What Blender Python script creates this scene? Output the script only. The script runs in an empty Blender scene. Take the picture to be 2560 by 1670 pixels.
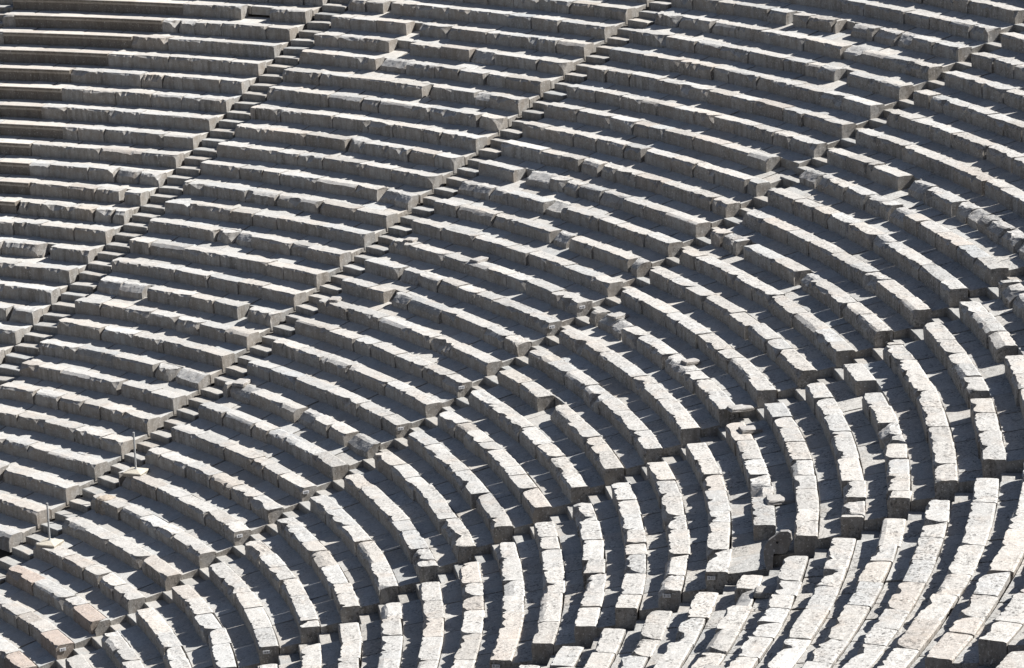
import bpy, math, random
import numpy as np
from mathutils import Vector, Matrix

# ---------------------------------------------------------------- survey of the place
# radius and height of the front top edge of every seat row, angle of every stairway
# warn 5 R 1300 1000 1320 1010 -12.4 3
# kdev 0.118
FEATS= {(0, 0): [('S', 0.0, 0.573),('M', 0.774, 0.873)], (0, -1): [('S', 0.043, 0.547),('H', 0.547, 0.666)], (0, -2): [('S', 0.041, 0.487)], (0, -3): [('S', 0.057, 0.449)], (0, -4): [('S', 0.1, 0.358),('R', 0.359, 0.48),('R', 0.62, 0.774)], (0, -5): [('S', 0.144, 0.374),('R', 0.827, 1.0)], (0, -6): [('S', 0.188, 0.349)], (0, -7): [('S', 0.237, 0.483)], (0, -8): [('S', 0.286, 0.409)], (0, -9): [('S', 0.338, 0.463),('B', 0.81, 1.0)], (0, -10): [('S', 0.39, 0.521),('M', 0.903, 0.929),('R', 0.801, 0.903)], (0, -11): [('S', 0.456, 0.526),('R', 0.785, 0.94)], (1, -5): [('R', 0.024, 0.218),('R', 0.511, 0.617),('M', 0.589, 0.617)], (1, -7): [('R', 0.363, 0.476)], (1, -9): [('R', 0.025, 0.096),('R', 0.298, 0.439)], (1, 1): [('M', 0.142, 0.17),('R', 0.007, 0.14)], (1, 0): [('M', 0.296, 0.345),('R', 0.701, 0.821)], (1, -1): [('M', 0.295, 0.377),('B', 0.616, 0.717)], (2, 2): [('B', 0.0, 0.087),('M', 0.643, 0.668),('B', 0.674, 0.733),('R', 0.737, 0.827)], (1, -3): [('M', 0.583, 0.603)], (1, -6): [('B', 0.494, 0.588)], (2, -6): [('M', 0.154, 0.192),('B', 0.192, 0.286),('R', 0.299, 0.427)], (2, -7): [('B', 0.0, 0.222),('B', 0.386, 0.469)], (1, -8): [('B', 0.838, 1.0),('R', 0.731, 0.832)], (2, -5): [('R', 0.324, 0.488)], (2, 3): [('M', 0.392, 0.412),('M', 0.558, 0.609),('R', 0.459, 0.541),('B', 0.6, 0.67),('B', 0.69, 0.827)], (2, 1): [('M', 0.745, 0.787),('R', 0.636, 0.743)], (2, -3): [('M', 0.924, 1.0)], (3, -3): [('B', 0.001, 0.117),('B', 0.303, 0.375),('B', 0.416, 0.506)], (2, -4): [('R', 0.714, 0.809),('R', 0.947, 1.0)], (3, -2): [('M', 0.317, 0.357),('B', 0.347, 0.481),('B', 0.578, 0.703),('B', 0.704, 0.832),('B', 0.822, 0.909),('B', 0.923, 0.999)], (3, -5): [('B', 0.004, 0.107),('R', 0.586, 0.743)], (1, -11): [('B', 0.336, 0.525)], (0, -13): [('M', 0.774, 0.825)], (1, -14): [('B', 0.005, 0.256),('M', 0.254, 0.29),('M', 0.81, 0.855)], (0, -16): [('B', 0.862, 0.991)], (1, -17): [('B', 0.704, 0.817),('M', 0.812, 0.836),('B', 0.836, 1.0)], (2, -17): [('B', 0.032, 0.173),('B', 0.471, 0.59),('B', 0.837, 1.0)], (1, -18): [('M', 0.611, 0.631)], (2, -8): [('B', 0.54, 0.611),('M', 0.618, 0.638),('B', 0.947, 1.0)], (2, -11): [('R', 0.262, 0.37)], (2, -12): [('M', 0.219, 0.252),('B', 0.243, 0.34),('M', 0.686, 0.789),('R', 0.793, 1.0)], (3, -10): [('B', 0.037, 0.194),('M', 0.184, 0.206)], (2, -13): [('R', 0.633, 0.75)], (3, -13): [('M', 0.307, 0.397)], (3, -12): [('R', 0.071, 0.141)], (3, -6): [('B', 0.047, 0.12),('M', 0.136, 0.177),('M', 0.459, 0.479),('B', 0.466, 0.542),('R', 0.758, 0.859)], (3, -4): [('M', 0.511, 0.531),('B', 0.509, 0.576)], (4, -7): [('M', 0.148, 0.246),('B', 0.476, 0.636)], (4, -3): [('B', 0.018, 0.181)], (4, -5): [('M', 0.536, 0.595)], (4, -6): [('R', 0.015, 0.075)], (4, -4): [('M', 0.358, 0.432)], (2, -21): [('B', 0.012, 0.097)], (2, -22): [('R', 0.565, 0.696)], (2, -25): [('P', 0.731, 0.975),('P', 0.015, 0.293),('M', 0.589, 0.609)], (2, -26): [('P', 0.778, 1.0)], (2, -27): [('P', 0.741, 1.0)], (3, -25): [('R', 0.0, 0.061)], (3, -21): [('R', 0.93, 1.0)], (4, -16): [('M', 0.792, 0.987)], (3, -18): [('B', 0.829, 0.951)], (4, -10): [('M', 0.8, 1.0),('B', 0.422, 0.595)], (5, -10): [('B', 0.084, 0.194)], (4, -8): [('B', 0.869, 0.984)]}
RK=dict(zip(range(-34,13), [9.175, 9.93, 10.686, 11.443, 12.2, 12.963, 13.725, 14.488, 15.261, 16.033, 16.806, 17.585, 18.365, 19.144, 19.89, 20.637, 21.383, 22.098, 22.813, 23.528, 24.238, 24.948, 25.658, 26.387, 27.117, 27.847, 28.583, 29.318, 30.054, 30.783, 31.512, 32.241, 32.979, 33.717, 34.454, 35.212, 35.97, 36.728, 37.498, 38.267, 39.037, 39.782, 40.527, 41.272, 42.017, 42.762, 43.507] ))
ZK=dict(zip(range(-34,13), [-11.444, -11.107, -10.77, -10.432, -10.095, -9.759, -9.422, -9.085, -8.749, -8.412, -8.076, -7.738, -7.4, -7.061, -6.723, -6.384, -6.045, -5.713, -5.38, -5.047, -4.716, -4.386, -4.055, -3.727, -3.4, -3.072, -2.738, -2.403, -2.069, -1.72, -1.37, -1.021, -0.678, -0.336, 0.007, 0.348, 0.689, 1.029, 1.373, 1.717, 2.061, 2.398, 2.734, 3.071, 3.408, 3.744, 4.081] ))
TH= [0.27849, 0.0, -0.25391, -0.55255, -0.87815, -1.17653, -1.47673, -1.77867]
TR= [0.4, 0.505, 0.152, 0.159, 0.405, 0.346, 0.4, 0.4]
TL= [0.0, -0.22, -0.52, -0.70, -0.64, -0.52, -0.6, -0.6]
CW= [[0.436, 0.51], [-0.016, 0.143], [-0.0, -0.0], [0.068, 0.22], [0.164, 0.405], [0.063, 0.441], [0.063, 0.441]]
CAM= [-30.50427, -45.98176, 13.27241, 1.30024, 0.02692, -1.02005, 2.03526]
# flat (5, 485, 100) w 2 k -9.60 th -0.2905 fr 0.070
# flat (5, 960, 235) w 2 k -9.62 th -0.3836 fr 0.408
# flat (5, 1920, 615) w 3 k -9.57 th -0.6059 fr 0.079
# flat (6, 70, 935) w 3 k -9.56 th -0.7463 fr 0.581
# flat (6, 420, 1245) w 3 k -9.48 th -0.8661 fr 1.010
# flat (6, 490, 1390) w 4 k -9.47 th -0.9215 fr 0.059
# flat (4, 1665, 1090) w 2 k -16.63 th -0.2934 fr 0.067
# flat (4, 2310, 515) w 2 k -12.66 th -0.2870 fr 0.052
# flat (9, 240, 1510) w 5 k -9.44 th -1.3485 fr 0.571
# flat (9, 690, 320) w 4 k -9.35 th -1.0667 fr 0.622
# flat (8, 1140, 1385) w 4 k -15.71 th -1.1380 fr 0.906
# flat (9, 620, 940) w 5 k -9.20 th -1.2277 fr 0.115
# flat (7, 855, 270) w 2 k -21.22 th -0.3048 fr 0.097
# post (7, 935, 175) w 2 k -20.68 th -0.2974 fr 0.071
# post (7, 370, 645) w 2 k -23.54 th -0.3026 fr 0.080
HOLED= [[10.864, -24.8906, -3.62], [0.4542, -0.8909, 0.0], [0.2456, 0.1252, 0.9613], [-0.8564, -0.4366, 0.2756]]
HOUT= [(0.181, 0.651), (0.306, 0.657), (0.352, 0.624), (0.371, 0.506), (0.325, 0.426), (0.304, 0.334), (0.258, 0.284), (0.159, 0.274), (0.067, 0.281), (0.054, 0.228), (0.053, 0.155), (0.05, 0.043), (0.04, 0.0), (-0.039, 0.003), (-0.065, 0.096), (-0.085, 0.162), (-0.094, 0.254), (-0.091, 0.333), (-0.064, 0.426), (-0.011, 0.505), (0.095, 0.578), (0.124, 0.462)]
# 27.158182795263848 27.11716837749384 -3.399976828340279 -3.72745888826101 top [ 11.1404508  -25.03388937  -2.98802788]
D = 0.375            # depth of the raised seat
STEPDOWN = 0.028     # the foot channel lies this much below the seat top
SUN_AZ, SUN_EL = math.radians(-44.0), math.radians(43.5)
rng = random.Random(11)
nrs = np.random.RandomState(5)
scene = bpy.context.scene
COL = scene.collection

# ---------------------------------------------------------------- noise
_T = nrs.rand(256, 256).astype(np.float64) * 2 - 1
_Pm = nrs.permutation(256)
def vnoise(p):
    p = np.asarray(p, float); i = np.floor(p).astype(int); f = p - i
    f = f * f * (3 - 2 * f); out = np.zeros(len(p))
    for dx in (0, 1):
        for dy in (0, 1):
            for dz in (0, 1):
                h = _T[_Pm[(i[:, 0] + dx) & 255], (_Pm[(i[:, 1] + dy) & 255] + i[:, 2] + dz) & 255]
                w = (f[:, 0] if dx else 1 - f[:, 0]) * (f[:, 1] if dy else 1 - f[:, 1]) * (f[:, 2] if dz else 1 - f[:, 2])
                out += h * w
    return out
def n1(s, seed):
    s = np.asarray(s, float)
    return vnoise(np.stack([s, np.full_like(s, seed * 7.31 + .5), np.full_like(s, seed * 3.7)], 1))
def relu(a): return np.maximum(a, 0)

# ---------------------------------------------------------------- materials
def new_mat(name):
    m = bpy.data.materials.new(name); m.use_nodes = True
    nt = m.node_tree; b = nt.nodes['Principled BSDF']
    return m, nt, b
def stone_material(name='limestone', upright_mix=.36, upright_tint=(.17, .15, .125)):
    m, nt, b = new_mat(name); N = nt.nodes; L = nt.links
    geo = N.new('ShaderNodeNewGeometry'); oi = N.new('ShaderNodeObjectInfo')
    def noise(scale, detail=4, rough=.6, vec=None, off=None):
        t = N.new('ShaderNodeTexNoise'); t.inputs['Scale'].default_value = scale
        t.inputs['Detail'].default_value = detail; t.inputs['Roughness'].default_value = rough
        src = vec or geo.outputs['Position']
        if off:
            a = N.new('ShaderNodeVectorMath'); a.operation = 'ADD'; a.inputs[1].default_value = off
            L.new(src, a.inputs[0]); src = a.outputs[0]
        L.new(src, t.inputs['Vector']); return t.outputs['Fac']
    def rng_(v, a, b_, c, d):
        r = N.new('ShaderNodeMapRange'); r.inputs[1].default_value = a; r.inputs[2].default_value = b_
        r.inputs[3].default_value = c; r.inputs[4].default_value = d; L.new(v, r.inputs[0]); return r.outputs[0]
    def mul(a, b_):
        t = N.new('ShaderNodeMath'); t.operation = 'MULTIPLY'
        for i, v in enumerate((a, b_)):
            if isinstance(v, (int, float)): t.inputs[i].default_value = v
            else: L.new(v, t.inputs[i])
        return t.outputs[0]
    def mix(f, a, b_, mode='MIX'):
        t = N.new('ShaderNodeMix'); t.data_type = 'RGBA'; t.blend_type = mode
        if isinstance(f, (int, float)): t.inputs[0].default_value = f
        else: L.new(f, t.inputs[0])
        for i, v in ((6, a), (7, b_)):
            if isinstance(v, tuple): t.inputs[i].default_value = (*v, 1)
            else: L.new(v, t.inputs[i])
        return t.outputs[2]
    big = noise(.9, 3); mid = noise(7, 6, .68); fine = noise(48, 4, .7)
    alpha = oi.outputs['Alpha']
    tone = N.new('ShaderNodeMath'); tone.operation = 'MULTIPLY_ADD'
    L.new(mid, tone.inputs[0]); tone.inputs[1].default_value = .62; tone.inputs[2].default_value = .69
    tone2 = N.new('ShaderNodeMath'); tone2.operation = 'MULTIPLY_ADD'
    L.new(fine, tone2.inputs[0]); tone2.inputs[1].default_value = .8; tone2.inputs[2].default_value = .60
    v = mul(tone.outputs[0], tone2.outputs[0])
    vec = N.new('ShaderNodeCombineColor')
    for i in range(3): L.new(v, vec.inputs[i])
    col = mix(1.0, oi.outputs['Color'], vec.outputs[0], 'MULTIPLY')
    # rusty and ochre patches
    col = mix(mul(rng_(noise(2.6, 5, .65, off=(31, 7, 3)), .50, .70, 0, 1), .26), col, (.50, .385, .29))
    # vertical weather streaks on upright faces
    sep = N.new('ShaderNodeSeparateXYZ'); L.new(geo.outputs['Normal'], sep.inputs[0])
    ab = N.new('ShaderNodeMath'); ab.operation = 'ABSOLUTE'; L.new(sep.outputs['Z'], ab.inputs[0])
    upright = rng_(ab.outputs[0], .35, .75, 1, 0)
    sc = N.new('ShaderNodeVectorMath'); sc.operation = 'MULTIPLY'; sc.inputs[1].default_value = (9, 9, 1.3)
    L.new(geo.outputs['Position'], sc.inputs[0])
    streak = rng_(noise(1.0, 4, .7, vec=sc.outputs[0]), .40, .66, 0, 1)
    vary = rng_(oi.outputs['Random'], 0, 1, .35, 1.0); vary2 = rng_(oi.outputs['Random'], 0, 1, .62, .25)
    col = mix(mul(mul(upright, streak), mul(vary, .80)), col, (.095, .085, .072))
    blot = rng_(noise(4.5, 4, .6, off=(2, 22, 60)), .42, .62, 0, 1)
    col = mix(mul(mul(upright, blot), mul(vary2, .75)), col, (.22, .165, .115))
    col = mix(mul(upright, upright_mix), col, upright_tint)  # even darker tint over every upright face, without pattern
    # black and pale lichen crusts
    patch = rng_(noise(2.2, 3, .6, off=(5, 50, 9)), .38, .60, 0, 1)
    blk = rng_(noise(19, 5, .72, off=(9, 2, 40)), .50, .60, 0, 1)
    col = mix(mul(mul(blk, alpha), mul(patch, .85)), col, (.05, .048, .046))
    pin = rng_(noise(62, 3, .6, off=(3, 8, 1)), .60, .68, 0, 1)
    col = mix(mul(mul(pin, alpha), .75), col, (.07, .065, .06))
    mot = rng_(noise(34, 4, .7, off=(13, 44, 2)), .47, .60, 0, 1)
    col = mix(mul(mul(mot, alpha), .42), col, (.25, .235, .22))
    wht = rng_(noise(26, 3, .6, off=(70, 3, 11)), .61, .67, 0, 1)
    col = mix(mul(wht, rng_(alpha, 0, 1, .45, .85)), col, (.66, .64, .60))
    L.new(col, b.inputs['Base Color'])
    b.inputs['Roughness'].default_value = .92
    b.inputs['Specular IOR Level'].default_value = .15
    hgt = N.new('ShaderNodeMath'); hgt.operation = 'MULTIPLY_ADD'
    L.new(fine, hgt.inputs[0]); hgt.inputs[1].default_value = .45; L.new(mid, hgt.inputs[2])
    bp = N.new('ShaderNodeBump'); bp.inputs['Strength'].default_value = .55; bp.inputs['Distance'].default_value = .014
    L.new(hgt.outputs[0], bp.inputs['Height']); L.new(bp.outputs[0], b.inputs['Normal'])
    return m
def plain_noise_material(name, c0, c1, scale, rough=.9, metal=0.0, bump=.3, dist=.01):
    m, nt, b = new_mat(name); N = nt.nodes; L = nt.links
    geo = N.new('ShaderNodeNewGeometry'); t = N.new('ShaderNodeTexNoise')
    t.inputs['Scale'].default_value = scale; t.inputs['Detail'].default_value = 6; t.inputs['Roughness'].default_value = .65
    L.new(geo.outputs['Position'], t.inputs['Vector'])
    r = N.new('ShaderNodeValToRGB'); r.color_ramp.elements[0].color = (*c0, 1); r.color_ramp.elements[1].color = (*c1, 1)
    r.color_ramp.elements[0].position = .35; r.color_ramp.elements[1].position = .65
    L.new(t.outputs['Fac'], r.inputs[0]); L.new(r.outputs[0], b.inputs['Base Color'])
    b.inputs['Roughness'].default_value = rough; b.inputs['Metallic'].default_value = metal
    bp = N.new('ShaderNodeBump'); bp.inputs['Strength'].default_value = bump; bp.inputs['Distance'].default_value = dist
    L.new(t.outputs['Fac'], bp.inputs['Height']); L.new(bp.outputs[0], b.inputs['Normal'])
    return m
STONE = stone_material()
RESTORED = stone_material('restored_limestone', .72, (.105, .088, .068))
EARTH = plain_noise_material('packed_earth', (.06, .05, .04), (.16, .135, .11), 3.5, .95, 0, .6, .03)
STEEL = plain_noise_material('galvanised_steel', (.36, .37, .37), (.48, .49, .49), 30, .5, .15, .1, .002)
PLATE = plain_noise_material('white_enamel', (.66, .67, .68), (.78, .78, .79), 20, .5, 0, .05, .001)
INK = plain_noise_material('dark_lettering', (.035, .035, .04), (.05, .05, .055), 30, .7, 0, .05, .001)

# ---------------------------------------------------------------- object helpers
def empty(name, loc):
    o = bpy.data.objects.new(name, None); o.location = loc; o.empty_display_size = .2
    COL.objects.link(o); return o
def tag(o, label, cat, group=None):
    o['label'] = label; o['category'] = cat
    if group: o['group'] = group
def part(name, verts, faces, mat, parent=None, color=None, origin=None):
    """one mesh object; verts are world points, stored relative to the parent's base"""
    v = np.asarray(verts, float)
    base = np.array(parent.location) if parent else (np.array(origin) if origin is not None else np.zeros(3))
    me = bpy.data.meshes.new(name)
    me.from_pydata((v - base).tolist(), [], faces)
    me.materials.append(mat)
    o = bpy.data.objects.new(name, me)
    if parent: o.parent = parent
    else: o.location = base
    if color is not None: o.color = color
    COL.objects.link(o)
    return o
def tube_faces(nu, nv):
    f = []
    for i in range(nu - 1):
        for j in range(nv):
            a = i * nv + j; b = i * nv + (j + 1) % nv
            f.append((a, b, b + nv, a + nv))
    f.append(tuple(range(nv - 1, -1, -1))); f.append(tuple((nu - 1) * nv + j for j in range(nv)))
    return f
_cen = [0.0, 0.0]    # the wedges are not struck from quite the same centre
def centre(c): _cen[0], _cen[1] = float(c[0]), float(c[1])
def polar(th, r, z):
    return np.stack([r * np.cos(th) + _cen[0], r * np.sin(th) + _cen[1], z + 0 * th], -1)

def span(w, k):
    r = RK[k]; return TH[w] + TL[w] / r, TH[w + 1] + TR[w + 1] / r

_seed = [0]
def seat_mesh(k, ta, tb, kind, wear, endL, endR):
    """one seat block between angles ta > tb on row k"""
    _seed[0] += 1; sd = _seed[0]
    r0, z0 = RK[k], ZK[k]
    H = z0 - (ZK[k - 1] - STEPDOWN) + .012
    L = (ta - tb) * r0
    nu = max(6, int(L / .032) + 1)
    if kind == 'S': nu = max(4, int(L / .16))
    u = np.linspace(0, 1, nu)
    s = u * L; th = ta + (tb - ta) * u
    eL, eR = s, L - s
    R = rng.gauss
    dr = R(0, .013) + (u - .5) * R(0, .016); dz = R(0, .006) + (u - .5) * R(0, .007)
    if kind == 'S':
        prof = [(D, -H), (.055, -H), (.050, -H * .45), (.040, -.115), (.012, -.075), (0, -.055), (0, -.010), (.010, 0), (.2, 0), (D - .01, 0), (D, -.012), (D, -.08)]
        P = np.zeros((nu, len(prof), 2))
        for j, (a, b) in enumerate(prof): P[:, j, 0] = a; P[:, j, 1] = b
        P[..., 0] += (.002 * n1(s * 2, sd))[:, None]
        nv = len(prof)
        V = polar(th[:, None] + 0 * P[..., 0], r0 + P[..., 0], z0 + P[..., 1])
        return V.reshape(-1, 3), tube_faces(nu, nv)
    rough = {'N': 1.0, 'P': 1.0, 'R': 1.9, 'H': 1.5, 'B': 1.9}[kind] * wear
    # chips along the front arris
    b = .010 + .055 * relu(n1(s * 2.6, sd) + .05) * rough + .14 * relu(n1(s * 6.0, sd + 90) - .30) * rough ** .7 + .05 * relu(n1(s * 15, sd + 40) - .15)
    # corners worn back at the joints
    b = b + 1.4 * endL * np.exp(-(eL / (.028 + .5 * endL)) ** 1.2) + 1.4 * endR * np.exp(-(eR / (.028 + .5 * endR)) ** 1.2)
    b = np.minimum(b, .30)
    bz = np.minimum(b * (.9 + 1.1 * (n1(s * 3, sd + 7) * .5 + .5)), H * .8)
    face = (.010 * n1(s * 1.7, sd + 3)) * min(rough, 2.2) + .5 * endL * np.exp(-(eL / (.04 + .5 * endL)) ** 2) + .5 * endR * np.exp(-(eR / (.04 + .5 * endR)) ** 2)
    sag = np.zeros(nu)
    back = np.zeros(nu)
    ncut = {'N': 1 if rng.random() < .22 else 0, 'P': 0, 'R': rng.choice((1, 2)), 'H': 1, 'B': rng.choice((3, 4, 5))}[kind]
    if kind == 'B':
        face = face + .015 + .012 * n1(s * 2.5, sd + 17); sag = .012 + .012 * relu(n1(s * 2.0, sd + 23) + .25)
    elif kind == 'R':
        face = face + .010 + .014 * n1(s * 4, sd + 17); sag = .006 + .016 * relu(n1(s * 2.7, sd + 23))
    top = np.linspace(0, 1, 6)
    cols = [(D + 0 * s, -H + 0 * s), (face + .016 + .012 * n1(s * 3, sd + 61), -H + 0 * s),
            (face + .010 + .010 * n1(s * 4, sd + 62) * rough ** .5, -H * .70 + 0 * s), (face + .004 + .010 * n1(s * 4, sd + 63) * rough ** .5, np.minimum(-H * .38, -bz - .02)),
            (face + 0 * s, -bz), (face + b * .62, -bz * .50), (face + b, -.003 - sag * .6)]
    f1 = face + b
    for t in (.22, .45, .68, .9):
        cols.append((f1 + (D + back - f1) * t, -sag * (1 - .5 * t) + .004 * n1(s * 3 + t * 9, sd + 70) * rough))
    cols.append((D + back, -.012 - sag * .5)); cols.append((D + back * .6, -.05 - sag * .5)); 
    P = np.stack([np.stack([np.broadcast_to(a, s.shape), np.broadcast_to(c, s.shape)], -1) for a, c in cols], 1)
    nv = P.shape[1]
    # clean breaks: everything beyond a fracture plane is gone
    S2 = s[:, None] + 0 * P[..., 0]
    for c_ in range(ncut):
        big = kind == 'B'
        side = rng.choice((-1, 1)) if rng.random() < .6 else 0
        nv_ = np.array([side * rng.uniform(.35, 1.3), -rng.uniform(.3, 1.1), rng.uniform(.45, 1.0)]); nv_ /= np.linalg.norm(nv_)
        depth = rng.uniform(.06, .19) if big else rng.uniform(.03, .09)
        s0 = (L if side > 0 else 0.0) if side else rng.uniform(.2, .8) * L
        d0 = nv_[0] * s0 - depth
        if not side: d0 = nv_[0] * s0 - depth * .8
        over = relu(S2 * nv_[0] + P[..., 0] * nv_[1] + P[..., 1] * nv_[2] - d0)
        over[:, 0] = 0
        over = np.minimum(over, .30)
        P = P - np.stack([over * nv_[1], over * nv_[2]], -1); S2 = np.clip(S2 - over * nv_[0], 0, L)
    P[..., 1] = np.maximum(P[..., 1], -H); P[..., 0] = np.minimum(P[..., 0], D)
    TH_ = ta - S2 / r0
    skew = R(0, .004) * rough ** .5
    for e, sg in ((0, 1), (-1, -1)):
        j = (n1(np.arange(nv) * .8, sd + 81 + e) * .5 + .5) * .003 * rough + abs(skew) * np.linspace(0, 1, nv)
        TH_[e] -= sg * j / r0
    amp = .0035 * rough
    V = polar(TH_, r0 + dr[:, None] + P[..., 0], z0 + dz[:, None] + P[..., 1]).reshape(-1, 3)
    if kind in 'BRH':
        q_ = V * 9.0
        d = np.stack([vnoise(q_ + 11.3), vnoise(q_ + 47.1), vnoise(q_ + 83.7)], 1)
        V = V + d * {'B': .009, 'R': .007, 'H': .010}[kind]
        q_ = V * 27.0
        V = V + np.stack([vnoise(q_ + 3.3), vnoise(q_ + 57.1), vnoise(q_ + 93.7)], 1) * {'B': .006, 'R': .005, 'H': .008}[kind]
    else:
        V = V + np.stack([vnoise(V * 11 + 5), vnoise(V * 11 + 35), vnoise(V * 11 + 65)], 1) * amp
    return V, tube_faces(nu, nv)

def slab_mesh(k, ta, tb, r_in, r_out, ztop, thick, bev=.008, amp=.004, nr=6, rise=0.0, tilt=.006):
    """a flat slab following the ring, chipped a little along its edges"""
    _seed[0] += 1; sd = _seed[0]
    L = (ta - tb) * RK[k]; nu = max(4, int(L / .09) + 1)
    u = np.linspace(0, 1, nu); s = u * L; th = ta + (tb - ta) * u
    e = np.minimum(s, L - s)
    b = bev + .012 * relu(n1(s * 7, sd) - .1)
    rr = np.linspace(0, 1, nr)
    cols = [(r_out + 0 * s, -thick + 0 * s), (r_in + 0 * s, -thick + 0 * s), (r_in + .004 * n1(s * 4, sd + 4), -b), (r_in + b, 0 * s)]
    for t in rr[1:-1]: cols.append((r_in + (r_out - r_in) * t + 0 * s, amp * n1(s * 2.2 + t * 5, sd + 9)))
    cols.append((r_out + 0 * s, 0 * s))
    P = np.stack([np.stack([a, c], -1) for a, c in cols], 1)
    nv = P.shape[1]
    drop = np.where(e < .02, .006, 0) + (u - .5) * rng.gauss(0, tilt)
    P[:, 2:, 1] -= drop[:, None]
    P[:, 2:, 1] += rise * (P[:, 2:, 0] - r_in) / (r_out - r_in)
    TH_ = th[:, None] + 0 * P[..., 0]
    wob = n1(np.arange(nv) * .7, sd + 20) * .012
    TH_[0] += np.minimum(wob - .006, 0) / RK[k]; TH_[-1] += np.maximum(wob + .006, 0) / RK[k]
    V = polar(TH_, P[..., 0], ztop + P[..., 1]).reshape(-1, 3)
    V = V + np.stack([0 * V[:, 0], 0 * V[:, 0], vnoise(V * 6) * amp], 1)
    return V, tube_faces(nu, nv)

# ---------------------------------------------------------------- camera model (used only to know which rows the frame shows)
def cam_rot():
    cx, cy, cz = [math.cos(a) for a in CAM[3:6]]; sx, sy, sz = [math.sin(a) for a in CAM[3:6]]
    Rx = np.array([[1, 0, 0], [0, cx, -sx], [0, sx, cx]]); Ry = np.array([[cy, 0, sy], [0, 1, 0], [-sy, 0, cy]]); Rz = np.array([[cz, -sz, 0], [sz, cz, 0], [0, 0, 1]])
    return Rz @ Ry @ Rx
_R = cam_rot(); FPX = math.exp(CAM[6]) * 1000
def project(X):
    Y = (np.asarray(X) - np.array(CAM[:3])) @ _R
    return 1280 + FPX * Y[:, 0] / -Y[:, 2], 835 - FPX * Y[:, 1] / -Y[:, 2]
def in_frame(X, m=6):
    x, y = project(X); return bool(np.any((x > m) & (x < 2560 - m) & (y > m) & (y < 1670 - m)))
def bench_points(w, k):
    centre(CW[w])
    a, b = span(w, k); t = np.linspace(a, b, 60)
    return np.concatenate([polar(t, RK[k] + dr + 0 * t, ZK[k] + dz + 0 * t) for dr, dz in ((0, -.02), (.3, 0), (0, -.25))])

ORD = ['zeroth', 'first', 'second', 'third', 'fourth', 'fifth', 'sixth', 'seventh', 'eighth', 'ninth', 'tenth', 'eleventh', 'twelfth', 'thirteenth', 'fourteenth', 'fifteenth', 'sixteenth', 'seventeenth', 'eighteenth', 'nineteenth', 'twentieth', 'twenty-first', 'twenty-second', 'twenty-third', 'twenty-fourth', 'twenty-fifth', 'twenty-sixth', 'twenty-seventh', 'twenty-eighth', 'twenty-ninth', 'thirtieth', 'thirty-first', 'thirty-second', 'thirty-third', 'thirty-fourth', 'thirty-fifth', 'thirty-sixth']

def lichen(th): return max(.12, min(.95, .12 + (-th) * .95))
def seat_color(kind, th):
    g = rng.gauss(.465, .035) + .05 * min(1, max(0, -th - .3))
    warm = rng.gauss(.002, .008)
    c = [g * 1.005 + warm, g * .985, g * .94 - warm]
    if kind == 'P': c = [.43, .365, .32]
    if kind == 'S': c = [g * 1.10, g * 1.02, g * .92]
    if kind == 'B': c = [g * .97, g * .955, g * .92]
    if kind == 'N' and rng.random() < .05: c = [g * .99, g * .92, g * .84]
    return (*c, lichen(th) * (.3 if kind == 'S' else 1))
def slab_color(th):
    g = rng.gauss(.51, .03) - .03 * min(1, max(0, -th - .3)); wm = rng.gauss(0, .008)
    return (g * 1.01 + wm, g * .985, g * .925 - wm, min(1, .1 + 1.15 * max(0, -th - .3)))

PLAQUES = {(2, -10): 'B 10', (2, -11): 'B 11', (2, -14): 'B 14', (2, -16): 'B 16', (2, -19): 'B 8', (2, -21): 'B 7', (3, -22): '8 8', (2, -26): 'B 2', (4, -12): 'B 12', (4, -16): 'B 10', (4, -11): 'B 01'}

def joints(w, k):
    a, b = span(w, k); L = (a - b) * RK[k]
    fs = sorted(FEATS.get((w, k), []), key=lambda t: t[1])
    segs = []; x = 0.0
    def fill(x0, x1):
        Ls = (x1 - x0) * L
        if Ls < .02: return
        if Ls < .12 and segs and segs[-1][0] in 'NRB':
            t, p, q = segs[-1]; segs[-1] = (t, p, x1); return
        n = max(1, round(Ls / rng.uniform(.78, 1.12)))
        ws = [rng.uniform(.6, 1.4) for _ in range(n)]; tot = sum(ws); y = x0
        for wd in ws:
            y2 = y + (x1 - x0) * wd / tot
            kd = 'N' if rng.random() > .07 else ('R' if rng.random() < .8 else 'B')
            segs.append((kd, y, y2)); y = y2
    for t, f0, f1 in fs:
        f0 = max(f0, x)
        if f1 <= f0 + .004: continue
        fill(x, f0)
        if t == 'M': pass
        elif t == 'S' or (f1 - f0) * L > 1.05:
            n = max(1, round((f1 - f0) * L / (1.25 if t == 'S' else .62)))
            cuts = [f0 + (f1 - f0) * (i + (rng.uniform(-.18, .18) if 0 < i < n else 0)) / n for i in range(n + 1)]
            for i in range(n): segs.append((t, cuts[i], cuts[i + 1]))
        else: segs.append((t, f0, f1))
        x = f1
    fill(x, 1.0)
    return a, b, L, segs

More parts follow.
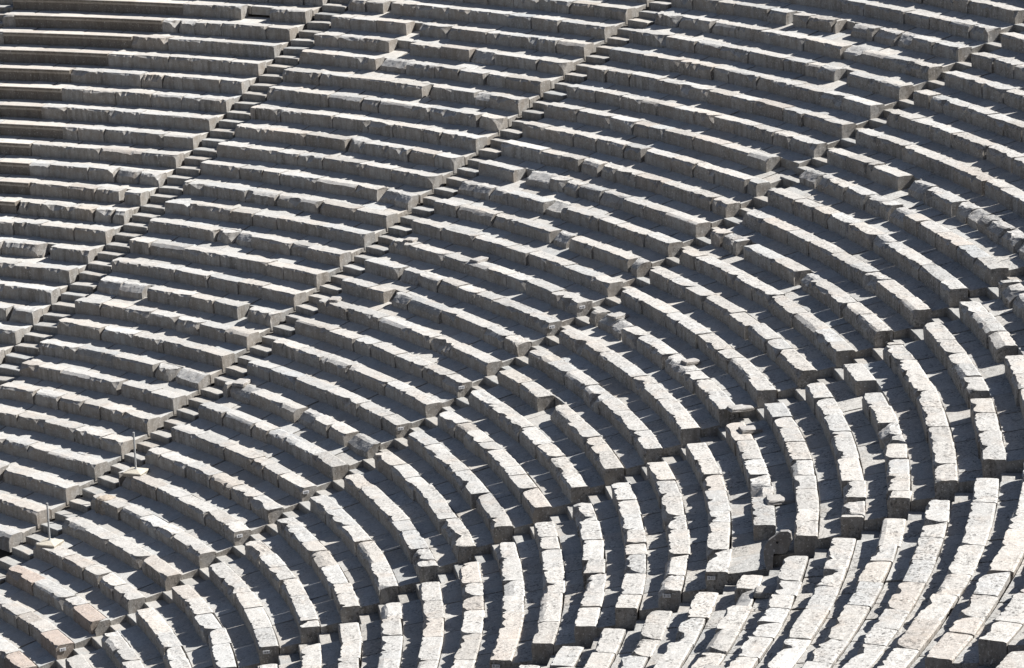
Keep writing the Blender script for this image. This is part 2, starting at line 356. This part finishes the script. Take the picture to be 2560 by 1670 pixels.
def plaque(w, k, bench, block, text):
    a, b = span(w, k); r, z = RK[k], ZK[k]
    C = polar(np.array(b), np.array(r + .125), np.array(z - .10))
    er = np.array([math.cos(b), math.sin(b), 0]); et = np.array([math.sin(b), -math.cos(b), 0])
    hw, hh, t = .065, .030, .012
    C = C + et * .004
    box = [C + er * sx * hw + np.array([0, 0, sz * hh]) + et * (t if st else 0) for st in (0, 1) for sx, sz in ((-1, -1), (1, -1), (1, 1), (-1, 1))]
    pl = part('number_plaque', box, [(0, 1, 2, 3), (7, 6, 5, 4), (0, 4, 5, 1), (1, 5, 6, 2), (2, 6, 7, 3), (3, 7, 4, 0)], PLATE, bench)
    cu = bpy.data.curves.new('tmp', 'FONT'); cu.body = text; cu.size = .052; cu.align_x = 'CENTER'; cu.align_y = 'CENTER'; cu.resolution_u = 2; cu.extrude = .001
    tmp = bpy.data.objects.new('tmp', cu); COL.objects.link(tmp); dg = bpy.context.evaluated_depsgraph_get(); dg.update()
    me = bpy.data.meshes.new_from_object(tmp.evaluated_get(dg)); bpy.data.objects.remove(tmp); bpy.data.curves.remove(cu)
    o3 = C + et * (t + .0015)
    vs = [o3 + er * v.co.x + np.array([0, 0, 1]) * v.co.y + et * v.co.z for v in me.vertices]
    fc = [tuple(p.vertices) for p in me.polygons]; bpy.data.meshes.remove(me)
    lt = part('lettering', vs, fc, INK, None, origin=bench.location)
    lt.parent = pl; lt.location = (0, 0, 0)

DESCR = {'M': 'with a missing block', 'P': 'with reddish pink blocks', 'B': 'with broken crumbling blocks', 'S': 'with smooth restored blocks', 'R': 'with rough eroded blocks', 'H': 'with a pitted block'}
def make_bench(w, k, label):
    centre(CW[w])
    a, b, L, segs = joints(w, k); tm = (a + b) / 2
    base = tuple(polar(np.array(tm), RK[k], ZK[k] - .38))
    bench = empty('stone_bench', base)
    tag(bench, label, 'bench', 'stone benches of the seating rows')
    ns = len(segs)
    for i, (kd, f0, f1) in enumerate(segs):
        g = (.0035 if rng.random() < .25 else .0010) / L if kd != 'S' else .0008 / L
        ta, tb = a + (b - a) * (f0 + g), a + (b - a) * (f1 - g)
        ew = .020 + .018 * min(1, max(0, -tm)); pw = .22 + .2 * min(1, max(0, -tm)); endL = (abs(rng.gauss(0, ew)) + .012) if rng.random() < pw else .003; endR = (abs(rng.gauss(0, ew)) + .012) if rng.random() < pw else .003
        if rng.random() < .10: endL += rng.uniform(.04, .13)
        if rng.random() < .10: endR += rng.uniform(.04, .13)
        if kd == 'B': endL += .04; endR += .04
        if i == ns - 1 and ((w, k) in PLAQUES or rng.random() < .6): endR = .010
        if (ta - tb) * RK[k] < .03: continue
        V, Fc = seat_mesh(k, ta, tb, kd, rng.uniform(.6, 1.3) * (1.05 + .25 * min(1, max(0, -tm))), endL, endR)
        part('seat_block', V, Fc, RESTORED if kd == 'S' else STONE, bench, seat_color(kd, tm + (f0 - .5) * (b - a)))
    # paving of the foot channel behind the seat
    x = 0.0; 
    cuts = [0.0]
    while cuts[-1] < 1 - .55 / L: cuts.append(cuts[-1] + rng.uniform(.62, 1.12) / L)
    if 1 - cuts[-1] < .35 / L and len(cuts) > 1: cuts[-1] = 1.0
    else: cuts.append(1.0)
    for i in range(len(cuts) - 1):
        g = .004 / L
        ta, tb = a + (b - a) * (cuts[i] + g), a + (b - a) * (cuts[i + 1] - g)
        V, Fc = slab_mesh(k, ta, tb, RK[k] + D + .006, RK[k + 1] + D + .02, ZK[k] - STEPDOWN - .006 + rng.gauss(0, .004), .22, rise=(.06, .135, .15, .135, .13, .11, .11)[w])
        part('foot_slab', V, Fc, STONE, bench, slab_color(tm + (cuts[i] - .5) * (b - a)))
    if (w, k) in PLAQUES: plaque(w, k, bench, None, PLAQUES[(w, k)])
    return bench

# ---------------------------------------------------------------- benches
WN = 7
for w in range(WN):
    vis = [k for k in range(-33, 12) if in_frame(bench_points(w, k))]
    if not vis: continue
    kt = max(vis)
    for k in range(kt, min(vis) - 1, -1):
        kinds = [t for t, f0, f1 in FEATS.get((w, k), [])]
        d = next((DESCR[t] for t in 'MPBSHR' if t in kinds), '')
        lab = f"limestone bench {d + ', ' if d else ''}{ORD[kt - k + 1]} from the top in {ORD[w + 1]} seating wedge"
        make_bench(w, k, lab)
    for k in (kt + 1,):                                     # rows just above the frame, whose shade falls into it
        make_bench(w, k, f"limestone bench just above the top visible row of the {ORD[w + 1]} wedge")

# ---------------------------------------------------------------- stairways
STN = ['short grey stone stairway at the far upper left corner', 'narrow stone stairway left of the two thin steel posts', 'narrow stone stairway with the two thin steel posts standing on it',
       'long narrow stone stairway in the middle, climbing to the upper right corner', 'narrow stone stairway on the right with several treads lit white',
       'narrow stone stairway below the dark holed stone', 'narrow stone stairway at the lower right corner']
def make_stair(si, label):
    centre([(CW[max(0, si - 1)][i] + CW[min(6, si)][i]) / 2 for i in (0, 1)])
    def pts(k):
        r = RK[k]; a = TH[si] + TR[si] / r; b = TH[si] + TL[si] / r
        if si == 0: a = TH[0] + 1.05 / r
        return a, b
    ks = []
    for k in range(-33, 11):
        a, b = pts(k)
        if in_frame(np.concatenate([polar(np.array([a, (a + b) / 2, b]), RK[k] + x + np.zeros(3), ZK[k] - .1 + np.zeros(3)) for x in (.1, .5)]), -20): ks.append(k)
    if not ks: return
    ks = list(range(min(ks) - 1, max(ks) + 2))
    km = ks[0]; a, b = pts(km)
    st = empty('stairway', tuple(polar(np.array((a + b) / 2), RK[km], ZK[km] - .6)))
    tag(st, label, 'stairs', 'stairways between the seating wedges')
    for k in ks:
        a, b = pts(k); g = -.006 / RK[k]
        zt = ZK[k] - STEPDOWN + (.06, .06, .045, 0, -.04, -.06, -.05)[si]
        for r_in, r_out, z in ((RK[k] - .004, RK[k] + D + .05, zt - .275), (RK[k] + D + .002, RK[k + 1] + .05, zt - .105)):
            jit = rng.gauss(0, .010)
            V, Fc = slab_mesh(k, a - g, b + g, r_in + jit, r_out, z + rng.gauss(0, .006), .62, bev=.012, amp=.006, tilt=.012)
            c = slab_color(TH[si]); part('step', V, Fc, STONE, st, (c[0] * .74, c[1] * .74, c[2] * .74, c[3] * .6))
for si in range(7): make_stair(si, STN[si])

# ---------------------------------------------------------------- loose stones
def rock(center, size, yaw, sd, power=5.0, amp=.10, taper=.12, tilt=0.0):
    n, m = 14, 24; V = []
    for i in range(n + 1):
        ph = math.pi * i / n - math.pi / 2
        for j in range(m):
            a = 2 * math.pi * j / m
            d = np.array([math.cos(ph) * math.cos(a), math.cos(ph) * math.sin(a), math.sin(ph)])
            nrm = (np.abs(d) ** power).sum() ** (1 / power); p = d / nrm
            p[:2] *= 1 - taper * p[2]
            V.append(p)
    V = np.array(V); q_ = V * 1.7 + sd * 13.1
    V = V * (1 + amp * np.stack([vnoise(q_), vnoise(q_ + 31), vnoise(q_ + 77)], 1)) + .03 * np.stack([vnoise(V * 5 + sd), vnoise(V * 5 + sd + 30), vnoise(V * 5 + sd + 60)], 1)
    V = V * np.array(size) / 2
    c, s_ = math.cos(tilt), math.sin(tilt); V = V @ np.array([[c, 0, -s_], [0, 1, 0], [s_, 0, c]])
    c, s_ = math.cos(yaw), math.sin(yaw); V = V @ np.array([[c, s_, 0], [-s_, c, 0], [0, 0, 1]])
    F = []
    for i in range(n):
        for j in range(m):
            a = i * m + j; b = i * m + (j + 1) % m; F.append((a, b, b + m, a + m))
    return V + np.array(center), F
def loose(name, w, k, th, dr, size, yaw, label, cat, group=None, color=(.5, .48, .45, .3), zoff=0.0, **kw):
    centre(CW[w]); r = RK[k] + dr; c = polar(np.array(th), r, ZK[k] - STEPDOWN + .012 + zoff + size[2] / 2 - .006)
    _seed[0] += 1
    V, F = rock(c, size, yaw + th, _seed[0], **kw)
    o = part(name, V, F, STONE, None, color, origin=(c[0], c[1], c[2] - size[2] / 2)); tag(o, label, cat, group); return o
G = 'flat stones lying loose on the treads'
FL = [(2, -10, -.2905, .30, (.30, .26, 0.068), .4, 'small flat pale stone at the left end of a third wedge tread, picture centre'),
      (2, -10, -.3836, .30, (.42, .26, 0.053), .2, 'flat lozenge shaped pale stone lying mid row in the third wedge'),
      (3, -10, -.6059, .32, (.40, .30, 0.053), .3, 'flat pale stone beside a pinkish eroded block at the left end of the fourth wedge'),
      (3, -10, -.7463, .33, (.34, .24, 0.068), .2, 'flat stone alone mid tread in the fourth wedge shade'),
      (3, -10, -.8655, .38, (.46, .28, 0.068), .15, 'long flat stone at the right end of a fourth wedge tread'),
      (4, -10, -.9215, .38, (.40, .30, 0.075), .1, 'flat stone at the left end of a fifth wedge tread by the stairway'),
      (2, -17, -.2934, .28, (.42, .30, 0.075), .5, 'flat pale stone at a third wedge left end, lower left of picture centre'),
      (2, -13, -.2870, .26, (.34, .24, 0.060), .6, 'small flat stone at a third wedge left end, between two similar stones'),
      (5, -10, -1.3485, .42, (.36, .30, 0.075), .2, 'flat dark stone lying at the bottom edge in the sixth wedge'),
      (4, -10, -1.0667, .49, (.50, .36, 0.075), .1, 'dark shaded slab lying mid row in the fifth wedge')]
for w_, k, th, dr, sz, yw, lb in FL: loose('flat_stone', w_, k, th, dr, sz, yw, lb, 'stone', G, color=(.40, .385, .365, .4), zoff=.02, amp=.045, power=14, taper=.08)
loose('stone_block', 4, -16, -1.1380, .14, (.36, .28, .24), .1, 'small pale squared block standing in the gap of a bottom row', 'stone', None, (.54, .52, .48, .5), zoff=-.26, amp=.06, power=8)
loose('fallen_slab', 5, -10, -1.2277, .56, (.42, .34, .10), .1, 'broad half lit slab on the stairway below the holed stone', 'stone', None, (.42, .40, .37, .6), zoff=.02, amp=.06, power=8)
loose('corner_block', 2, -22, -.3020, .18, (.42, .36, .36), .1, 'squat brown block at the stairway edge just below the upper steel post', 'stone', None, (.42, .36, .29, .4), zoff=-.30, amp=.10, power=6)

# carved stone with a round hole, leaning at the end of a bench
def holed_stone():
    tip, ex, ey, nn = [np.array(v) for v in HOLED]
    O = HOUT[:-1]; hc = HOUT[-1]
    Hl = [(hc[0] + .021 * math.cos(t), hc[1] + .021 * math.sin(t)) for t in [i * math.pi / 5 for i in range(10)]]
    import bmesh
    bm = bmesh.new()
    def loop(pts, dpt): return [bm.verts.new(tuple(tip + ex * x + ey * y - nn * dpt)) for x, y in pts]
    cx = sum(p[0] for p in O) / len(O); cy = sum(p[1] for p in O) / len(O)
    ins = [(x + (cx - x) * .05, y + (cy - y) * .05) for x, y in O]
    fo, fi, bk, hf, hb = loop(O, .03), loop(ins, 0), loop(O, .24), loop(Hl, 0), loop(Hl, .09)
    def ring(A, B):
        for i in range(len(A)): bm.faces.new((A[i], A[(i + 1) % len(A)], B[(i + 1) % len(B)], B[i]))
    ring(fi, fo); ring(fo, bk); ring(hf, hb); bm.faces.new(hb); bm.faces.new(bk)
    ed = []
    for A in (fi, hf):
        for i in range(len(A)): ed.append(bm.edges.get((A[i], A[(i + 1) % len(A)])))
    bmesh.ops.triangle_fill(bm, edges=ed, use_beauty=True)
    bmesh.ops.recalc_face_normals(bm, faces=bm.faces)
    V = [tuple(v.co) for v in bm.verts]; bm.verts.index_update(); F = [tuple(v.index for v in f.verts) for f in bm.faces]; bm.free()
    o = part('holed_stone', V, F, STONE, None, (.30, .295, .29, .6), origin=tip)
    tag(o, 'dark curved carved stone with a round hole, leaning beside a bench end', 'stone')
holed_stone()

# steel posts on stone feet
def post(k, th, label):
    centre(CW[2]); X0, Y0, z = polar(np.array(th), RK[k] + .26, ZK[k] - STEPDOWN + .012)
    p = empty('steel_post', (X0, Y0, z)); tag(p, label, 'post', 'steel posts on stone feet')
    yaw = th + .5
    def ringp(h, y0, sq): return [np.array([X0 + h * sx * math.cos(yaw) - h * sy * math.sin(yaw), Y0 + h * sx * math.sin(yaw) + h * sy * math.cos(yaw), z + y0]) for sx, sy in ((-1, -1), (1, -1), (1, 1), (-1, 1))]
    V = ringp(.215, -.01, 1) + ringp(.22, .06, 1) + ringp(.205, .075, 1) + ringp(.05, .115, 1)
    F = [(3, 2, 1, 0)] + [(i * 4 + j, i * 4 + (j + 1) % 4, i * 4 + 4 + (j + 1) % 4, i * 4 + 4 + j) for i in range(3) for j in range(4)] + [(12, 13, 14, 15)]
    part('foot', V, F, STONE, p, (.52, .48, .40, .15))
    def cyl(rad, z0, z1, n=14):
        return [np.array([X0 + rad * math.cos(2 * math.pi * i / n), Y0 + rad * math.sin(2 * math.pi * i / n), zz]) for zz in (z0, z1) for i in range(n)], [(i, (i + 1) % n, n + (i + 1) % n, n + i) for i in range(n)] + [tuple(range(n - 1, -1, -1)), tuple(range(n, 2 * n))]
    V, F = cyl(.020, z + .10, z + .92); part('pole', V, F, STEEL, p)
    V, F = cyl(.022, z + .915, z + .94); part('cap', V, F, STEEL, p)
    V, F = cyl(.040, z + .112, z + .124); part('collar', V, F, STEEL, p)
post(-21, -.2974, 'thin grey steel post on a square foot, upper one of the two')
post(-24, -.3026, 'thin grey steel post on a square foot, lower one near the left edge')

# ---------------------------------------------------------------- ground under and around the seating
def hillside():
    kk = sorted(RK); R0 = [0.01, 4, RK[-34] - 1.0]; Z0 = [ZK[-34] - .9] * 3
    for k in kk[:-1]: R0.append(RK[k]); Z0.append(ZK[k] - .75)
    zl = Z0[-1]; rl = R0[-1]
    for i in range(1, 26): R0.append(rl + i * 1.2); Z0.append(zl + i * .54 - .3)
    for rr in (90, 140, 260, 500, 900): R0.append(rr); Z0.append(Z0[-1])
    R0 = np.array(R0); Z0 = np.array(Z0); orch = ZK[-34] - .9
    A = np.linspace(-math.pi, math.pi, 361)[:-1]
    mask = np.ones(len(A))
    for i, a in enumerate(A):
        d = math.degrees(a)
        if d > 30: mask[i] = 0.0
        elif d > 19: mask[i] = (30 - d) / 11
        elif d < -160: mask[i] = 0.0
        elif d < -145: mask[i] = (d + 160) / 15
    V = []
    for i, a in enumerate(A):
        z = orch + (Z0 - orch) * mask[i]
        V.append(np.stack([R0 * math.cos(a), R0 * math.sin(a), z], 1))
    V = np.concatenate(V); n = len(R0); F = []
    for i in range(len(A)):
        j = (i + 1) % len(A)
        for q_ in range(n - 1): F.append((i * n + q_, i * n + q_ + 1, j * n + q_ + 1, j * n + q_))
    o = part('hillside', V, F, EARTH); o['kind'] = 'structure'
hillside()

# ---------------------------------------------------------------- light, sky, camera
sun = bpy.data.lights.new('sun', 'SUN'); sun.energy = 5.0; sun.angle = math.radians(.5); sun.color = (1.0, .975, .94)
so = bpy.data.objects.new('sun', sun); COL.objects.link(so)
sd_ = Vector((math.cos(SUN_EL) * math.cos(SUN_AZ), math.cos(SUN_EL) * math.sin(SUN_AZ), math.sin(SUN_EL)))
so.rotation_euler = (-sd_).to_track_quat('-Z', 'Y').to_euler(); so.location = (0, 0, 60)
wd = bpy.data.worlds.new('World'); scene.world = wd; wd.use_nodes = True
nt = wd.node_tree; bg = nt.nodes['Background']; bg.inputs['Strength'].default_value = .05
sky = nt.nodes.new('ShaderNodeTexSky'); sky.sky_type = 'NISHITA'; sky.sun_disc = False
sky.sun_elevation = SUN_EL; sky.sun_rotation = math.atan2(sd_.x, sd_.y); sky.altitude = 300; sky.air_density = .60; sky.dust_density = .7
hs = nt.nodes.new('ShaderNodeHueSaturation'); hs.inputs['Saturation'].default_value = .82
nt.links.new(sky.outputs[0], hs.inputs['Color']); nt.links.new(hs.outputs[0], bg.inputs[0])
cd = bpy.data.cameras.new('camera'); co = bpy.data.objects.new('camera', cd); COL.objects.link(co)
co.location = CAM[:3]; co.rotation_euler = CAM[3:6]; cd.sensor_fit = 'HORIZONTAL'; cd.sensor_width = 36; cd.lens = FPX / 2560 * 36
cd.clip_start = .5; cd.clip_end = 3000
scene.camera = co
vs = scene.view_settings; vs.view_transform = 'Standard'; vs.look = 'None'; vs.exposure = .82; vs.gamma = 1; vs.use_curve_mapping = False
scene.render.engine = 'CYCLES'; scene.cycles.max_bounces = 6; scene.cycles.diffuse_bounces = 4
